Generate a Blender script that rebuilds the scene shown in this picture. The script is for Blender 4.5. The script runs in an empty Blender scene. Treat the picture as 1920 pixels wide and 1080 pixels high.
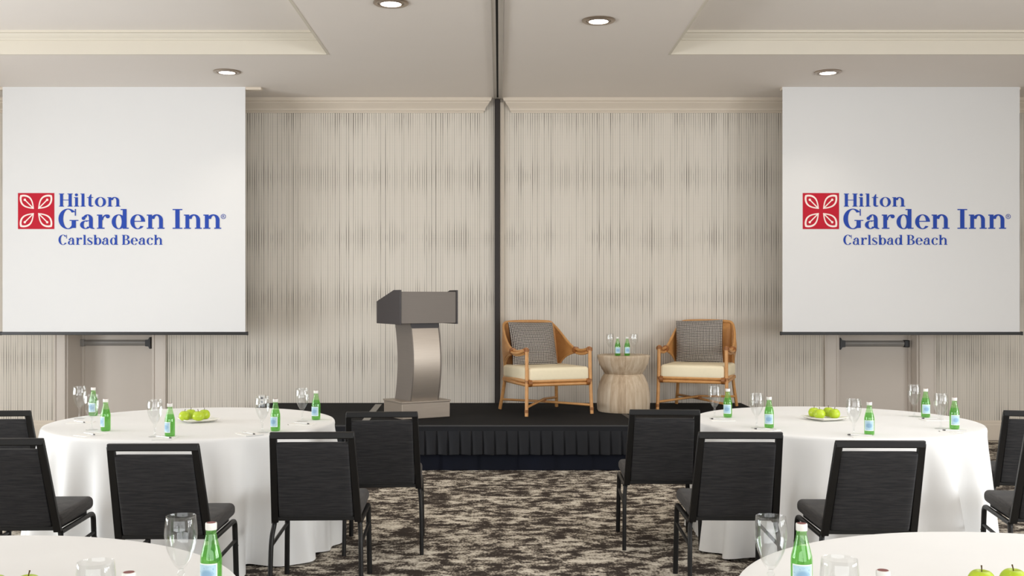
import bpy, bmesh, math, random
from mathutils import Vector, Matrix
random.seed(7)
PI = math.pi
sc = bpy.context.scene
C = sc.collection

# ------------------------------------------------------------------ camera
cam_d = bpy.data.cameras.new('camera'); cam = bpy.data.objects.new('camera', cam_d); C.objects.link(cam)
cam.location = (0, 0, 1.55); cam.rotation_euler = (PI/2, 0, 0)
cam_d.sensor_width = 36.0
cam_d.lens = 36.0*1975/1920
cam_d.shift_x = (960-936)/1920.0
cam_d.shift_y = (560-540)/1920.0
cam_d.clip_start = 0.05; cam_d.clip_end = 200
sc.camera = cam

# ------------------------------------------------------------------ world, lights, exposure
w = bpy.data.worlds.new('world'); sc.world = w; w.use_nodes = True
w.node_tree.nodes['Background'].inputs[0].default_value = (0.98, 0.99, 1.0, 1)
sc.view_settings.view_transform = 'Standard'; sc.view_settings.look = 'None'
sc.view_settings.gamma = 1.0; sc.view_settings.exposure = 0.1
sc.cycles.use_denoising = True
sc.cycles.max_bounces = 8; sc.cycles.diffuse_bounces = 5; sc.cycles.transparent_max_bounces = 24
sc.cycles.caustics_reflective = False; sc.cycles.caustics_refractive = False

def area(name, loc, size, power, rot, col=(1, .96, .9)):
    d = bpy.data.lights.new(name, 'AREA'); d.shape = 'RECTANGLE'; d.size = size[0]; d.size_y = size[1]
    d.energy = power; d.color = col
    o = bpy.data.objects.new(name, d); C.objects.link(o); o.location = loc; o.rotation_euler = rot
    return o
# added area fills in coffers and behind camera, unseen side windows, added wash spots
LP = dict(coffer_left=24, coffer_right=82, back=310, win_left=295, win_right=330, wash=36, spot=25, world=0.46)
w.node_tree.nodes['Background'].inputs[1].default_value = LP['world']  # ambient fill; room end behind camera left open to let it in
area('coffer_fill_left', (-4.2, 5.0, 3.86), (3.6, 4.6), LP['coffer_left'], (0, 0, 0), (1, .995, .985))
area('coffer_fill_right', (4.2, 5.0, 3.86), (3.6, 4.6), LP['coffer_right'], (0, 0, 0), (1, .995, .985))
area('back_fill', (0, -3.9, 1.5), (12, 2.6), LP['back'], (PI/2, 0, 0), (.97, .985, 1))  # added frontal fill, no window stands behind it
for k in range(3):
    area('window_light_left', (-7.4, 3.9+1.7*k, 1.35), (2.1, 1.2), LP['win_left']/3, (0, -PI/2, 0), (.93, .97, 1))
    area('window_light_right', (7.4, .2+2.0*k, 1.55), (2.1, 1.2), LP['win_right']/3, (0, PI/2, 0), (.93, .97, 1))
def wash(x, y, tx, ty, tz, power):  # unseen spots added to brighten the far wall and stage
    d = bpy.data.lights.new('stage_fill_spot', 'SPOT'); d.energy = power; d.spot_size = math.radians(75); d.spot_blend = 1; d.color = (1, .97, .92); d.shadow_soft_size = .12
    o = bpy.data.objects.new('stage_fill_spot', d); C.objects.link(o); o.location = (x, y, 3.68)
    o.rotation_euler = (Vector((tx, ty, tz))-Vector((x, y, 3.68))).to_track_quat('-Z', 'Y').to_euler()
for x, tx in ((-1.0, -1.6), (1.0, 1.6)): wash(x, 5.2, tx, 11.5, 1.7, LP['wash'])

# ------------------------------------------------------------------ material helpers
def lin(c):
    c = c/255.0
    return c/12.92 if c <= 0.04045 else ((c+0.055)/1.055)**2.4
def S(r, g, b): return (lin(r), lin(g), lin(b), 1)
class NT:
    """tiny node-graph helper"""
    def __init__(s, name):
        s.m = bpy.data.materials.new(name); s.m.use_nodes = True
        s.t = s.m.node_tree; s.n = s.t.nodes; s.l = s.t.links
        s.b = s.n['Principled BSDF']
    def node(s, kind, **kw):
        n = s.n.new(kind)
        for k, v in kw.items(): setattr(n, k, v)
        return n
    def put(s, sock, v):
        if isinstance(v, bpy.types.NodeSocket): s.l.new(v, sock)
        else: sock.default_value = v
    def math(s, op, a, b=0.0, c=0.0):
        n = s.node('ShaderNodeMath', operation=op)
        s.put(n.inputs[0], a); s.put(n.inputs[1], b); s.put(n.inputs[2], c)
        return n.outputs[0]
    def step(s, v, lo, hi):
        n = s.node('ShaderNodeMapRange', interpolation_type='SMOOTHSTEP')
        s.put(n.inputs[0], v); s.put(n.inputs[1], lo); s.put(n.inputs[2], hi)
        return n.outputs[0]
    def coord(s, which='Object'):
        return s.node('ShaderNodeTexCoord').outputs[which]
    def sep(s, v):
        n = s.node('ShaderNodeSeparateXYZ'); s.l.new(v, n.inputs[0]); return n.outputs
    def comb(s, x, y, z):
        n = s.node('ShaderNodeCombineXYZ')
        for i, v in enumerate((x, y, z)): s.put(n.inputs[i], v)
        return n.outputs[0]
    def scale(s, v, sx, sy, sz):
        n = s.node('ShaderNodeMapping'); s.l.new(v, n.inputs[0]); n.inputs['Scale'].default_value = (sx, sy, sz)
        return n.outputs[0]
    def noise(s, v, scale, detail=2.0, rough=.5):
        n = s.node('ShaderNodeTexNoise'); s.l.new(v, n.inputs['Vector'])
        n.inputs['Scale'].default_value = scale; n.inputs['Detail'].default_value = detail; n.inputs['Roughness'].default_value = rough
        return n.outputs[0]
    def white(s, v):
        n = s.node('ShaderNodeTexWhiteNoise', noise_dimensions='1D'); s.put(n.inputs['W'], v); return n.outputs['Value']
    def mix(s, f, a, b):
        n = s.node('ShaderNodeMix', data_type='RGBA')
        s.put(n.inputs[0], f); s.put(n.inputs[6], a); s.put(n.inputs[7], b)
        return n.outputs[2]
    def ramp(s, f, stops):
        n = s.node('ShaderNodeValToRGB'); s.l.new(f, n.inputs[0]); cr = n.color_ramp
        while len(cr.elements) < len(stops): cr.elements.new(.5)
        for e, (p, c) in zip(cr.elements, stops): e.position = p; e.color = c
        return n.outputs[0]
    def bump(s, h, strength=.2, dist=.01):
        n = s.node('ShaderNodeBump'); n.inputs['Strength'].default_value = strength; n.inputs['Distance'].default_value = dist
        s.l.new(h, n.inputs['Height']); s.l.new(n.outputs[0], s.b.inputs['Normal'])
    def set(s, col=None, rough=None, metal=None, spec=None, sheen=None):
        if col is not None: s.put(s.b.inputs['Base Color'], col)
        if rough is not None: s.put(s.b.inputs['Roughness'], rough)
        if metal is not None: s.b.inputs['Metallic'].default_value = metal
        if spec is not None: s.b.inputs['Specular IOR Level'].default_value = spec
        if sheen is not None: s.b.inputs['Sheen Weight'].default_value = sheen
        return s.m
def plain(name, col, rough=.6, metal=0, spec=.4, var=.06, scale=12):
    """paint, metal, plastic: a colour with a little procedural unevenness"""
    g = NT(name); f = g.noise(g.coord(), scale, 3)
    d = tuple(max(0, c*(1-var)) for c in col[:3])+(1,)
    l_ = tuple(min(1, c*(1+var)) for c in col[:3])+(1,)
    return g.set(g.mix(f, d, l_), rough, metal, spec)

M = {}
M['ceiling'] = plain('ceiling_paint', S(236, 229, 222), .9, 0, .2, .015, 2)
M['coffer'] = plain('coffer_paint', S(240, 234, 228), .9, 0, .2, .015, 2)
M['trim'] = plain('trim_paint', S(216, 209, 195), .55, 0, .35, .02, 3)
M['crown'] = plain('crown_paint', S(220, 208, 192), .55, 0, .35, .02, 3)
M['door'] = plain('door_paint', S(214, 205, 195), .5, 0, .35, .02, 3)
M['wall_plain'] = plain('wall_paint', S(205, 198, 186), .85, 0, .2, .02, 3)
M['mullion'] = plain('dark_bronze', S(38, 30, 26), .45, .0, .4, .1)
M['track'] = plain('track_aluminium', S(196, 190, 182), .4, .35, .5, .05)
M['slot'] = plain('slot_black', S(14, 12, 11), .8)
M['screen'] = plain('screen_vinyl', S(227, 227, 227), .75, 0, .25, .008, 1)
M['black_metal'] = plain('black_metal', S(24, 23, 23), .42, .0, .45, .1)
M['chair_metal'] = plain('chair_frame_metal', S(15, 14, 14), .45, .0, .4, .1)
M['grey_metal'] = plain('grey_metal', S(150, 147, 143), .4, .1, .5, .05)
M['nickel'] = plain('nickel', S(170, 155, 140), .35, .8, .5, .05)
M['red'] = plain('emblem_red', S(192, 32, 52), .7, 0, .2, .01)
M['emblem_white'] = plain('emblem_white', S(250, 232, 226), .7, 0, .2, .01)
M['blue'] = plain('letter_blue', S(44, 76, 172), .7, 0, .2, .01)
M['stage_trim'] = plain('stage_trim', S(66, 66, 68), .5, .3, .4, .05)
M['tape'] = plain('tape_grey', S(150, 147, 142), .6)
M['tape_dark'] = plain('tape_dark', S(72, 70, 68), .6)
M['cream'] = plain('cream_upholstery', S(246, 234, 204), .9, 0, .1, .03, 30)
M['cap_white'] = plain('cap_white', S(236, 234, 228), .4, 0, .5, .03)
M['cap_red'] = plain('cap_red', S(128, 52, 48), .4, 0, .5, .1, 60)
M['paper'] = plain('paper', S(244, 243, 240), .8, 0, .2, .01)
M['pen_white'] = plain('pen_white', S(232, 232, 232), .35, 0, .5, .02)
M['pen_grip'] = plain('pen_grip', S(70, 68, 70), .4, .3, .5, .05)
M['plate'] = plain('plate_glaze', S(236, 233, 222), .25, 0, .5, .02)
M['stem'] = plain('apple_stem', S(82, 62, 34), .8, 0, .2, .2)
M['outlet'] = plain('outlet_plastic', S(226, 222, 214), .4, 0, .5, .02)
M['dark_recess'] = plain('dark_recess', S(45, 42, 40), .6)

def wallpaper():
    g = NT('striped_wallpaper'); X, Y, Z = g.sep(g.coord())
    mth = g.math; per = .0252
    u = mth('DIVIDE', X, per); cell = mth('FLOOR', u); fr = mth('FRACT', u)
    h1 = g.white(cell); h2 = g.white(mth('ADD', cell, 531.7)); h3 = g.white(mth('ADD', cell, 977.3))
    dist = mth('ABSOLUTE', mth('SUBTRACT', fr, mth('MULTIPLY_ADD', h2, .24, .38)))
    wid = mth('MULTIPLY_ADD', h3, .05, .07)
    line = mth('SUBTRACT', 1.0, g.step(dist, mth('MULTIPLY', wid, .5), mth('ADD', wid, .10)))
    pale = mth('SUBTRACT', 1.0, g.step(mth('ABSOLUTE', mth('SUBTRACT', mth('FRACT', mth('ADD', u, .5)), .5)), .10, .24))
    def rows(z0, pitch, lmin, lmax, xs, lo, hi, seed):
        # threads darken in tufts set out in rows up the wall, each tapering to both ends
        zr = mth('DIVIDE', mth('SUBTRACT', Z, z0), pitch); ri = mth('ROUND', zr)
        dz = mth('ABSOLUTE', mth('MULTIPLY', mth('SUBTRACT', zr, ri), pitch))
        hl = g.white(mth('ADD', mth('MULTIPLY', cell, 1.37), mth('MULTIPLY_ADD', ri, 37.13, seed)))
        ln = mth('MULTIPLY_ADD', hl, lmax-lmin, lmin)
        cl = g.step(g.noise(g.comb(mth('MULTIPLY', X, xs), mth('MULTIPLY_ADD', ri, 7.31, seed), 0.0), 1.0, 2.5), lo, hi)
        tp = mth('SUBTRACT', 1.0, g.step(mth('DIVIDE', dz, ln), .1, 1.0))
        return mth('MULTIPLY', mth('MULTIPLY', tp, cl), mth('MULTIPLY_ADD', hl, .55, .45)), cl, dz
    t1, c1, d1 = rows(2.884, .667, .06, .34, 5.0, .30, .60, 3.0)
    t2, c2, d2 = rows(2.55, .667, .16, .50, 4.0, .44, .74, 71.0)
    longs = mth('MULTIPLY', g.step(h1, .80, .95), g.step(g.noise(g.comb(mth('MULTIPLY', h1, 90.0), 0.0, mth('MULTIPLY', Z, .9)), 1.0, 1.5), .36, .6))
    f = mth('MULTIPLY_ADD', mth('POWER', h3, 2.2), .34, .06)
    f = mth('ADD', f, mth('MULTIPLY', t1, .68)); f = mth('ADD', f, mth('MULTIPLY', t2, .22)); f = mth('ADD', f, mth('MULTIPLY', longs, .34))
    vert = mth('MULTIPLY', line, f)
    wv = mth('FRACT', mth('DIVIDE', Z, .0176))
    weft = mth('SUBTRACT', 1.0, g.step(mth('ABSOLUTE', mth('SUBTRACT', wv, .5)), .10, .26))
    wi = mth('MULTIPLY', g.step(g.noise(g.comb(mth('MULTIPLY', X, 3.1), 7.0, mth('MULTIPLY', Z, 3.5)), 1.0, 2), .46, .66), mth('SUBTRACT', 1.0, g.step(d1, .04, .22)))
    wi = mth('MULTIPLY_ADD', wi, .10, .025)
    f = mth('MINIMUM', mth('ADD', vert, mth('MULTIPLY', weft, wi)), .95)
    base = g.mix(g.noise(g.coord(), .9, 2), S(218, 210, 198), S(226, 219, 208))
    base = g.mix(mth('MULTIPLY', pale, .18), base, S(236, 231, 222))
    return g.set(g.mix(f, base, S(66, 60, 52)), .85, 0, .15)
M['wallpaper'] = wallpaper()

def carpet():
    g = NT('mottled_carpet'); v = g.coord()
    warp = g.noise(g.scale(v, 5, 5, 5), 1.0, 3)
    X, Y, Z = g.sep(v)
    wv = g.comb(g.math('MULTIPLY_ADD', warp, .16, g.math('MULTIPLY', X, 1.0)), g.math('MULTIPLY_ADD', warp, .10, Y), 0.0)
    big = g.noise(g.scale(wv, 3.4, 4.2, 1), 1.0, 3, .55)
    mid = g.noise(g.scale(wv, 10, 13, 1), 1.0, 4, .62)
    fine = g.noise(g.scale(v, 75, 34, 1), 1.0, 2, .6)
    m = g.math('ADD', g.math('MULTIPLY', big, .34), g.math('ADD', g.math('MULTIPLY', mid, .50), g.math('MULTIPLY', fine, .22)))
    col = g.ramp(m, [(.0, S(48, 43, 41)), (.49, S(64, 57, 53)), (.525, S(112, 104, 95)), (.56, S(180, 171, 157)), (.63, S(226, 219, 206))])
    tuft = g.noise(g.scale(v, 300, 300, 1), 1.0, 2)
    g.bump(g.math('ADD', tuft, m), .5, .004)
    return g.set(col, .95, 0, .1)
M['carpet'] = carpet()

def slub(name, a, b, sheen=.08):
    g = NT(name); v = g.coord('Object')
    f = g.noise(g.scale(v, 9, 9, 190), 1.0, 3, .65)
    t = g.noise(g.scale(v, 500, 500, 700), 1.0, 1)
    col = g.mix(g.step(f, .35, .68), a, b)
    g.bump(g.math('ADD', f, g.math('MULTIPLY', t, .5)), .35, .002)
    return g.set(col, .85, 0, .2, sheen)
M['fabric'] = slub('charcoal_slub_fabric', S(40, 40, 42), S(56, 55, 56))
M['seat_fabric_lit'] = slub('charcoal_fabric_lit', S(52, 50, 50), S(68, 65, 63))  # same charcoal fabric; light on the seat put into a lighter, warmer colour

def cloth():
    g = NT('white_linen'); v = g.coord()
    t = g.noise(g.scale(v, 420, 420, 420), 1.0, 2)
    n = g.noise(v, 4, 3)
    g.bump(g.math('ADD', g.math('MULTIPLY', t, .3), n), .12, .01)
    return g.set(g.mix(n, S(235, 235, 234), S(241, 241, 240)), .9, 0, .15, .1)
M['cloth'] = cloth()

def stage_carpet():
    g = NT('stage_black_carpet'); v = g.coord()
    n = g.noise(g.scale(v, 90, 90, 1), 1.0, 3); b = g.noise(v, 2.5, 2)
    g.bump(n, .3, .003)
    return g.set(g.mix(g.math('MULTIPLY', g.math('ADD', n, b), .5), S(22, 22, 24), S(36, 36, 37)), .9, 0, .15)
M['stage'] = stage_carpet()
def skirt():
    g = NT('navy_black_polyester'); v = g.coord()
    n = g.noise(g.scale(v, 6, 6, 2), 1.0, 3)
    return g.set(g.mix(n, S(10, 11, 16), S(20, 23, 30)), .6, 0, .3, .05)
M['skirt'] = skirt()
def under_skirt():
    g = NT('navy_velour'); n = g.noise(g.scale(g.coord(), 5, 5, 3), 1.0, 3)
    return g.set(g.mix(n, S(8, 11, 19), S(15, 20, 36)), .8, 0, .2, .0)
M['under_skirt'] = under_skirt()

def rattan(name, a, b, sx=6, sz=40):
    g = NT(name); v = g.coord()
    n = g.noise(v, 26, 4, .6); k = g.noise(v, 7, 2)
    g.bump(n, .25, .002)
    return g.set(g.mix(g.math('MULTIPLY_ADD', n, .6, g.math('MULTIPLY', k, .4)), a, b), .38, 0, .5)
M['rattan'] = rattan('honey_rattan', S(176, 116, 60), S(232, 178, 114))
M['rattan_dark'] = rattan('rattan_binding', S(120, 70, 34), S(176, 116, 60))
def cane():
    g = NT('woven_cane_panel'); v = g.coord()
    X, Y, Z = g.sep(v)
    r = g.math('ABSOLUTE', g.math('SINE', g.math('MULTIPLY', Z, 2*PI/.012)))
    n = g.noise(v, 18, 3)
    g.bump(r, .25, .002)
    return g.set(g.mix(g.math('MULTIPLY_ADD', r, .35, g.math('MULTIPLY', n, .65)), S(184, 122, 64), S(222, 166, 104)), .5, 0, .4)
M['cane'] = cane()
def hounds():
    g = NT('black_white_weave'); v = g.coord('UV')
    X, Y, Z = g.sep(v)
    n = 32.0
    a = g.math('FRACT', g.math('MULTIPLY', X, n)); b = g.math('FRACT', g.math('MULTIPLY', Y, n))
    da = g.math('SUBTRACT', 1.0, g.step(g.math('ABSOLUTE', g.math('SUBTRACT', a, .5)), .27, .40))
    db = g.math('SUBTRACT', 1.0, g.step(g.math('ABSOLUTE', g.math('SUBTRACT', b, .5)), .22, .36))
    f = g.math('MULTIPLY', da, db)
    g.bump(f, .4, .003)
    return g.set(g.mix(f, S(40, 37, 42), S(216, 208, 198)), .9, 0, .15)
M['pillow'] = hounds()
M['pillow_edge'] = plain('pillow_edge', S(72, 68, 62), .9)
def driftwood():
    g = NT('bleached_wood'); v = g.coord(); X, Y, Z = g.sep(v)
    ang = g.math('ARCTAN2', X, Y)
    st = g.white(g.math('FLOOR', g.math('MULTIPLY', ang, 3.2)))
    gr = g.noise(g.scale(v, 34, 34, 3.2), 1.0, 4, .6)
    f = g.math('ADD', g.math('MULTIPLY', st, .42), g.math('MULTIPLY', gr, .62))
    g.bump(gr, .25, .003)
    return g.set(g.ramp(f, [(.2, S(150, 128, 104)), (.45, S(186, 164, 138)), (.62, S(206, 188, 164)), (.85, S(224, 210, 190))]), .6, 0, .3)
M['wood'] = driftwood()
def brushed(name, a, b, metal, rough, horiz=True):
    g = NT(name); v = g.coord()
    n = g.noise(g.scale(v, *( (4, 4, 240) if horiz else (240, 240, 4))), 1.0, 3, .6)
    return g.set(g.mix(n, a, b), rough, metal, .5)
M['lectern_metal'] = brushed('brushed_column', S(168, 157, 146), S(186, 175, 163), .72, .42)
M['lectern_box'] = brushed('grey_laminate', S(116, 108, 101), S(124, 116, 109), .1, .5)
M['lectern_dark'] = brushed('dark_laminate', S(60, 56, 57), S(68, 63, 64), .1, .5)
M['lectern_base'] = brushed('brushed_base', S(152, 140, 128), S(172, 160, 147), .4, .42)

def thin_glass(name, tint, gloss, fac_lo, fac_hi, body=None, body_fac=0.0):
    """clear thin-walled glass: mostly see-through, mirrors more at grazing angles"""
    g = NT(name)
    tr = g.node('ShaderNodeBsdfTransparent'); tr.inputs[0].default_value = tint
    gl = g.node('ShaderNodeBsdfGlossy'); gl.inputs[0].default_value = gloss; gl.inputs[1].default_value = .03
    lw = g.node('ShaderNodeLayerWeight'); lw.inputs[0].default_value = .35
    f = g.math('MULTIPLY_ADD', g.math('POWER', lw.outputs['Facing'], 3.0), fac_hi-fac_lo, fac_lo)
    first = tr.outputs[0]
    if body is not None:
        df = g.node('ShaderNodeBsdfTranslucent'); df.inputs[0].default_value = body
        d2 = g.node('ShaderNodeBsdfDiffuse'); d2.inputs[0].default_value = body
        ad = g.node('ShaderNodeMixShader'); ad.inputs[0].default_value = .5
        g.l.new(df.outputs[0], ad.inputs[1]); g.l.new(d2.outputs[0], ad.inputs[2])
        mb = g.node('ShaderNodeMixShader'); g.put(mb.inputs[0], body_fac)
        g.l.new(first, mb.inputs[1]); g.l.new(ad.outputs[0], mb.inputs[2]); first = mb.outputs[0]
    mx = g.node('ShaderNodeMixShader'); g.l.new(f, mx.inputs[0]); g.l.new(first, mx.inputs[1]); g.l.new(gl.outputs[0], mx.inputs[2])
    g.l.new(mx.outputs[0], g.n['Material Output'].inputs['Surface'])
    return g.m
M['glass'] = thin_glass('clear_glass', (.97, .975, .975, 1), (1, 1, 1, 1), .05, .6)
M['green_glass'] = thin_glass('green_glass', (.84, .96, .76, 1), (.9, 1, .9, 1), .06, .5, S(120, 205, 88), .24)
M['green_water'] = thin_glass('water_in_green_glass', (.70, .92, .58, 1), (.9, 1, .9, 1), .02, .2, S(84, 186, 62), .30)
def label_mat():
    g = NT('pale_blue_label'); v = g.coord('UV'); X, Y, Z = g.sep(v)
    bx = g.math('MINIMUM', g.math('MINIMUM', X, g.math('SUBTRACT', 1.0, X)), g.math('MINIMUM', Y, g.math('SUBTRACT', 1.0, Y)))
    edge = g.step(bx, .045, .06)
    n = g.noise(g.scale(v, 7, 9, 1), 1.0, 4, .6)
    dx = g.math('SUBTRACT', X, .5); dy = g.math('MULTIPLY', g.math('SUBTRACT', Y, .5), 1.3)
    r = g.math('SQRT', g.math('ADD', g.math('MULTIPLY', dx, dx), g.math('MULTIPLY', dy, dy)))
    med = g.math('MULTIPLY', g.math('SUBTRACT', 1.0, g.step(r, .18, .42)), .55)
    ink = g.math('MAXIMUM', med, g.math('MULTIPLY', g.step(n, .52, .7), .6))
    col = g.mix(ink, S(184, 216, 232), S(88, 142, 190))
    return g.set(g.mix(edge, S(238, 244, 240), col), .55, 0, .35)
M['label'] = label_mat()
def apple_mat():
    g = NT('green_apple_skin'); v = g.coord()
    n = g.noise(v, 30, 3); s2 = g.step(g.noise(v, 160, 1), .66, .72)
    c = g.mix(n, S(158, 190, 22), S(200, 218, 60))
    g.b.inputs['Subsurface Weight'].default_value = .05
    return g.set(g.mix(g.math('MULTIPLY', s2, .35), c, S(222, 232, 130)), .3, 0, .5)
M['apple'] = apple_mat()
def emit(name, col, power):
    g = NT(name); g.b.inputs['Emission Color'].default_value = col; g.b.inputs['Emission Strength'].default_value = power
    return g.set(col, .4)
M['lamp'] = emit('lamp_lens', (1, .95, .85, 1), 9)

# ------------------------------------------------------------------ mesh helpers
class B:
    def __init__(s): s.v = []; s.f = []; s.uv = {}
    def add(s, vs, fs, mat=None):
        o = len(s.v); s.v += [tuple(p) for p in vs]; s.f += [tuple(i+o for i in q) for q in fs]
        return s
    def box(s, x0, x1, y0, y1, z0, z1, T=None):
        vs = [(x, y, z) for z in (z0, z1) for y in (y0, y1) for x in (x0, x1)]
        if T: vs = [T @ Vector(p) for p in vs]
        return s.add(vs, [(0, 2, 3, 1), (4, 5, 7, 6), (0, 1, 5, 4), (2, 6, 7, 3), (0, 4, 6, 2), (1, 3, 7, 5)])
    def prism(s, poly, axis, a, b_):
        """polygon in the two other axes (ccw), extruded along axis from a to b"""
        n = len(poly)
        def P(p, t):
            if axis == 'x': return (t, p[0], p[1])
            if axis == 'y': return (p[0], t, p[1])
            return (p[0], p[1], t)
        vs = [P(p, a) for p in poly]+[P(p, b_) for p in poly]
        fs = [tuple(range(n)), tuple(range(2*n-1, n-1, -1))]+[(i, i+n, (i+1) % n+n, (i+1) % n) for i in range(n)]
        return s.add(vs, fs)
    def lathe(s, prof, n=32, c=(0, 0, 0), close=False):
        vs = []; fs = []
        for r, z in prof:
            for k in range(n):
                a = 2*PI*k/n; vs.append((c[0]+r*math.cos(a), c[1]+r*math.sin(a), c[2]+z))
        m = len(prof)
        rng = m if close else m-1
        for i in range(rng):
            j = (i+1) % m
            for k in range(n):
                k2 = (k+1) % n
                fs.append((i*n+k, i*n+k2, j*n+k2, j*n+k))
        if not close:
            if prof[0][0] > 1e-5: fs.append(tuple(range(n-1, -1, -1)))
            if prof[-1][0] > 1e-5: fs.append(tuple((m-1)*n+k for k in range(n)))
        return s.add(vs, fs)
    def sweep(s, path, sec, rad=None, up=(0, 0, 1)):
        """section (list of 2-D points) along a polyline; rad scales it per point"""
        P = [Vector(p) for p in path]; m = len(P); n = len(sec)
        vs = []; fs = []; side = None
        for i in range(m):
            t = (P[min(i+1, m-1)]-P[max(i-1, 0)]).normalized()
            if side is None:
                u = Vector(up)
                if abs(t.dot(u)) > .95: u = Vector((0, 1, 0))
                side = t.cross(u).normalized()
            side = (side - t*side.dot(t)).normalized()
            nn = side.cross(t).normalized()
            k = rad[i] if rad else 1.0
            for a, b_ in sec: vs.append(P[i]+side*a*k+nn*b_*k)
        for i in range(m-1):
            for k in range(n):
                k2 = (k+1) % n
                fs.append((i*n+k, i*n+k2, (i+1)*n+k2, (i+1)*n+k))
        fs.append(tuple(range(n-1, -1, -1))); fs.append(tuple((m-1)*n+k for k in range(n)))
        return s.add(vs, fs)
    def tube(s, path, r, n=10):
        rad = r if isinstance(r, (list, tuple)) else [r]*len(path)
        return s.sweep(path, [(math.cos(2*PI*k/n), math.sin(2*PI*k/n)) for k in range(n)], rad)
    def puff(s, w, d, h, p=6.0, q=.4, n=20, pinch=0.0, T=None):
        """a stuffed cushion: flat pad bulging to thickness h"""
        o = len(s.v); idx = {}
        for sgn in (1, -1):
            for i in range(n+1):
                for j in range(n+1):
                    u = math.sin((-1+2*i/n)*PI/2*.999); v = math.sin((-1+2*j/n)*PI/2*.999)
                    edge = i in (0, n) or j in (0, n)
                    if sgn == -1 and edge: idx[(-1, i, j)] = idx[(1, i, j)]; continue
                    z = 0 if edge else h/2*((1-abs(u)**p)*(1-abs(v)**p))**q
                    x = w/2*u*(1-pinch*(1-v*v)); y = d/2*v*(1-pinch*(1-u*u))
                    pt = Vector((x, y, sgn*z))
                    if T: pt = T @ pt
                    idx[(sgn, i, j)] = len(s.v); s.v.append(tuple(pt))
                    s.uv[len(s.v)-1] = ((u+1)/2, (v+1)/2)
        for sgn in (1, -1):
            for i in range(n):
                for j in range(n):
                    q4 = [idx[(sgn, i, j)], idx[(sgn, i+1, j)], idx[(sgn, i+1, j+1)], idx[(sgn, i, j+1)]]
                    s.f.append(tuple(q4 if sgn == 1 else q4[::-1]))
        return s
    def build(s, name, mat, parent=None, loc=None, rot=None, bevel=0, seg=2, smooth=True, angle=40):
        me = bpy.data.meshes.new(name); me.from_pydata(s.v, [], s.f); me.update()
        if s.uv:
            uvl = me.uv_layers.new(name='UVMap')
            for lp in me.loops: uvl.data[lp.index].uv = s.uv.get(lp.vertex_index, (0, 0))
        bm = bmesh.new(); bm.from_mesh(me); bmesh.ops.recalc_face_normals(bm, faces=bm.faces); bm.to_mesh(me); bm.free()
        if smooth:
            me.polygons.foreach_set('use_smooth', [True]*len(me.polygons)); me.set_sharp_from_angle(angle=math.radians(angle))
        me.materials.append(mat)
        o = bpy.data.objects.new(name, me); C.objects.link(o)
        if parent: o.parent = parent
        if loc: o.location = loc
        if rot: o.rotation_euler = rot
        if bevel:
            md = o.modifiers.new('bevel', 'BEVEL'); md.width = bevel; md.segments = seg; md.limit_method = 'ANGLE'; md.angle_limit = math.radians(40)
        return o
def tag(o, label, cat, group=None):
    o['label'] = label; o['category'] = cat
    if group: o['group'] = group
    return o
def thing(name, label, cat, loc=(0, 0, 0), rz=0, group=None):
    o = bpy.data.objects.new(name, None); C.objects.link(o); o.empty_display_size = .1
    o.location = loc; o.rotation_euler = (0, 0, rz)
    return tag(o, label, cat, group)
def struct(o): o['kind'] = 'structure'; return o
def dup(root, loc, rz, label, group=None):
    r = root.copy(); C.objects.link(r); r.location = loc; r.rotation_euler = (0, 0, rz)
    r['label'] = label
    if group: r['group'] = group
    for ch in list(root.children):
        c = ch.copy(); C.objects.link(c); c.parent = r
        for gc in list(ch.children):
            d = gc.copy(); C.objects.link(d); d.parent = c
    return r
def bez(p0, p1, p2, p3, n=10):
    out = []
    for i in range(n+1):
        t = i/n; a = (1-t)
        out.append(tuple(a**3*p0[k]+3*a*a*t*p1[k]+3*a*t*t*p2[k]+t**3*p3[k] for k in range(3)))
    return out
def smooth_path(pts, n=6):
    """Catmull-Rom through the points"""
    P = [Vector(p) for p in pts]; P = [P[0]*2-P[1]]+P+[P[-1]*2-P[-2]]; out = []
    for i in range(1, len(P)-2):
        for k in range(n):
            t = k/n
            out.append(.5*((2*P[i])+(P[i+1]-P[i-1])*t+(2*P[i-1]-5*P[i]+4*P[i+1]-P[i+2])*t*t+(3*P[i]-P[i-1]-3*P[i+1]+P[i+2])*t**3))
    out.append(P[-2]); return out

# ================================================================== THE SETTING
ZC = 3.737          # lower ceiling
YW = 11.55          # far wall
XR = 7.5; YB = -4.0
b = B(); b.add([(-XR, YB, 0), (XR, YB, 0), (XR, 12.6, 0), (-XR, 12.6, 0)], [(0, 1, 2, 3)])
struct(b.build('floor', M['carpet'], smooth=False))
COF = [(-6.4, -1.52), (1.512, 6.4)]; CY0, CY1 = 0.8, 9.44
b = B(); zt = ZC+.30
b.box(-XR, XR, CY1, 12.2, ZC, zt); b.box(-XR, XR, YB, CY0, ZC, zt)
b.box(-XR, COF[0][0], CY0, CY1, ZC, zt); b.box(COF[1][1], XR, CY0, CY1, ZC, zt)
b.box(COF[0][1], -.064, CY0, CY1, ZC, zt); b.box(.036, COF[1][0], CY0, CY1, ZC, zt); b.box(-.064, .036, CY0, CY1, ZC+.05, zt)
struct(b.build('ceiling', M['ceiling'], smooth=False))
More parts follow.
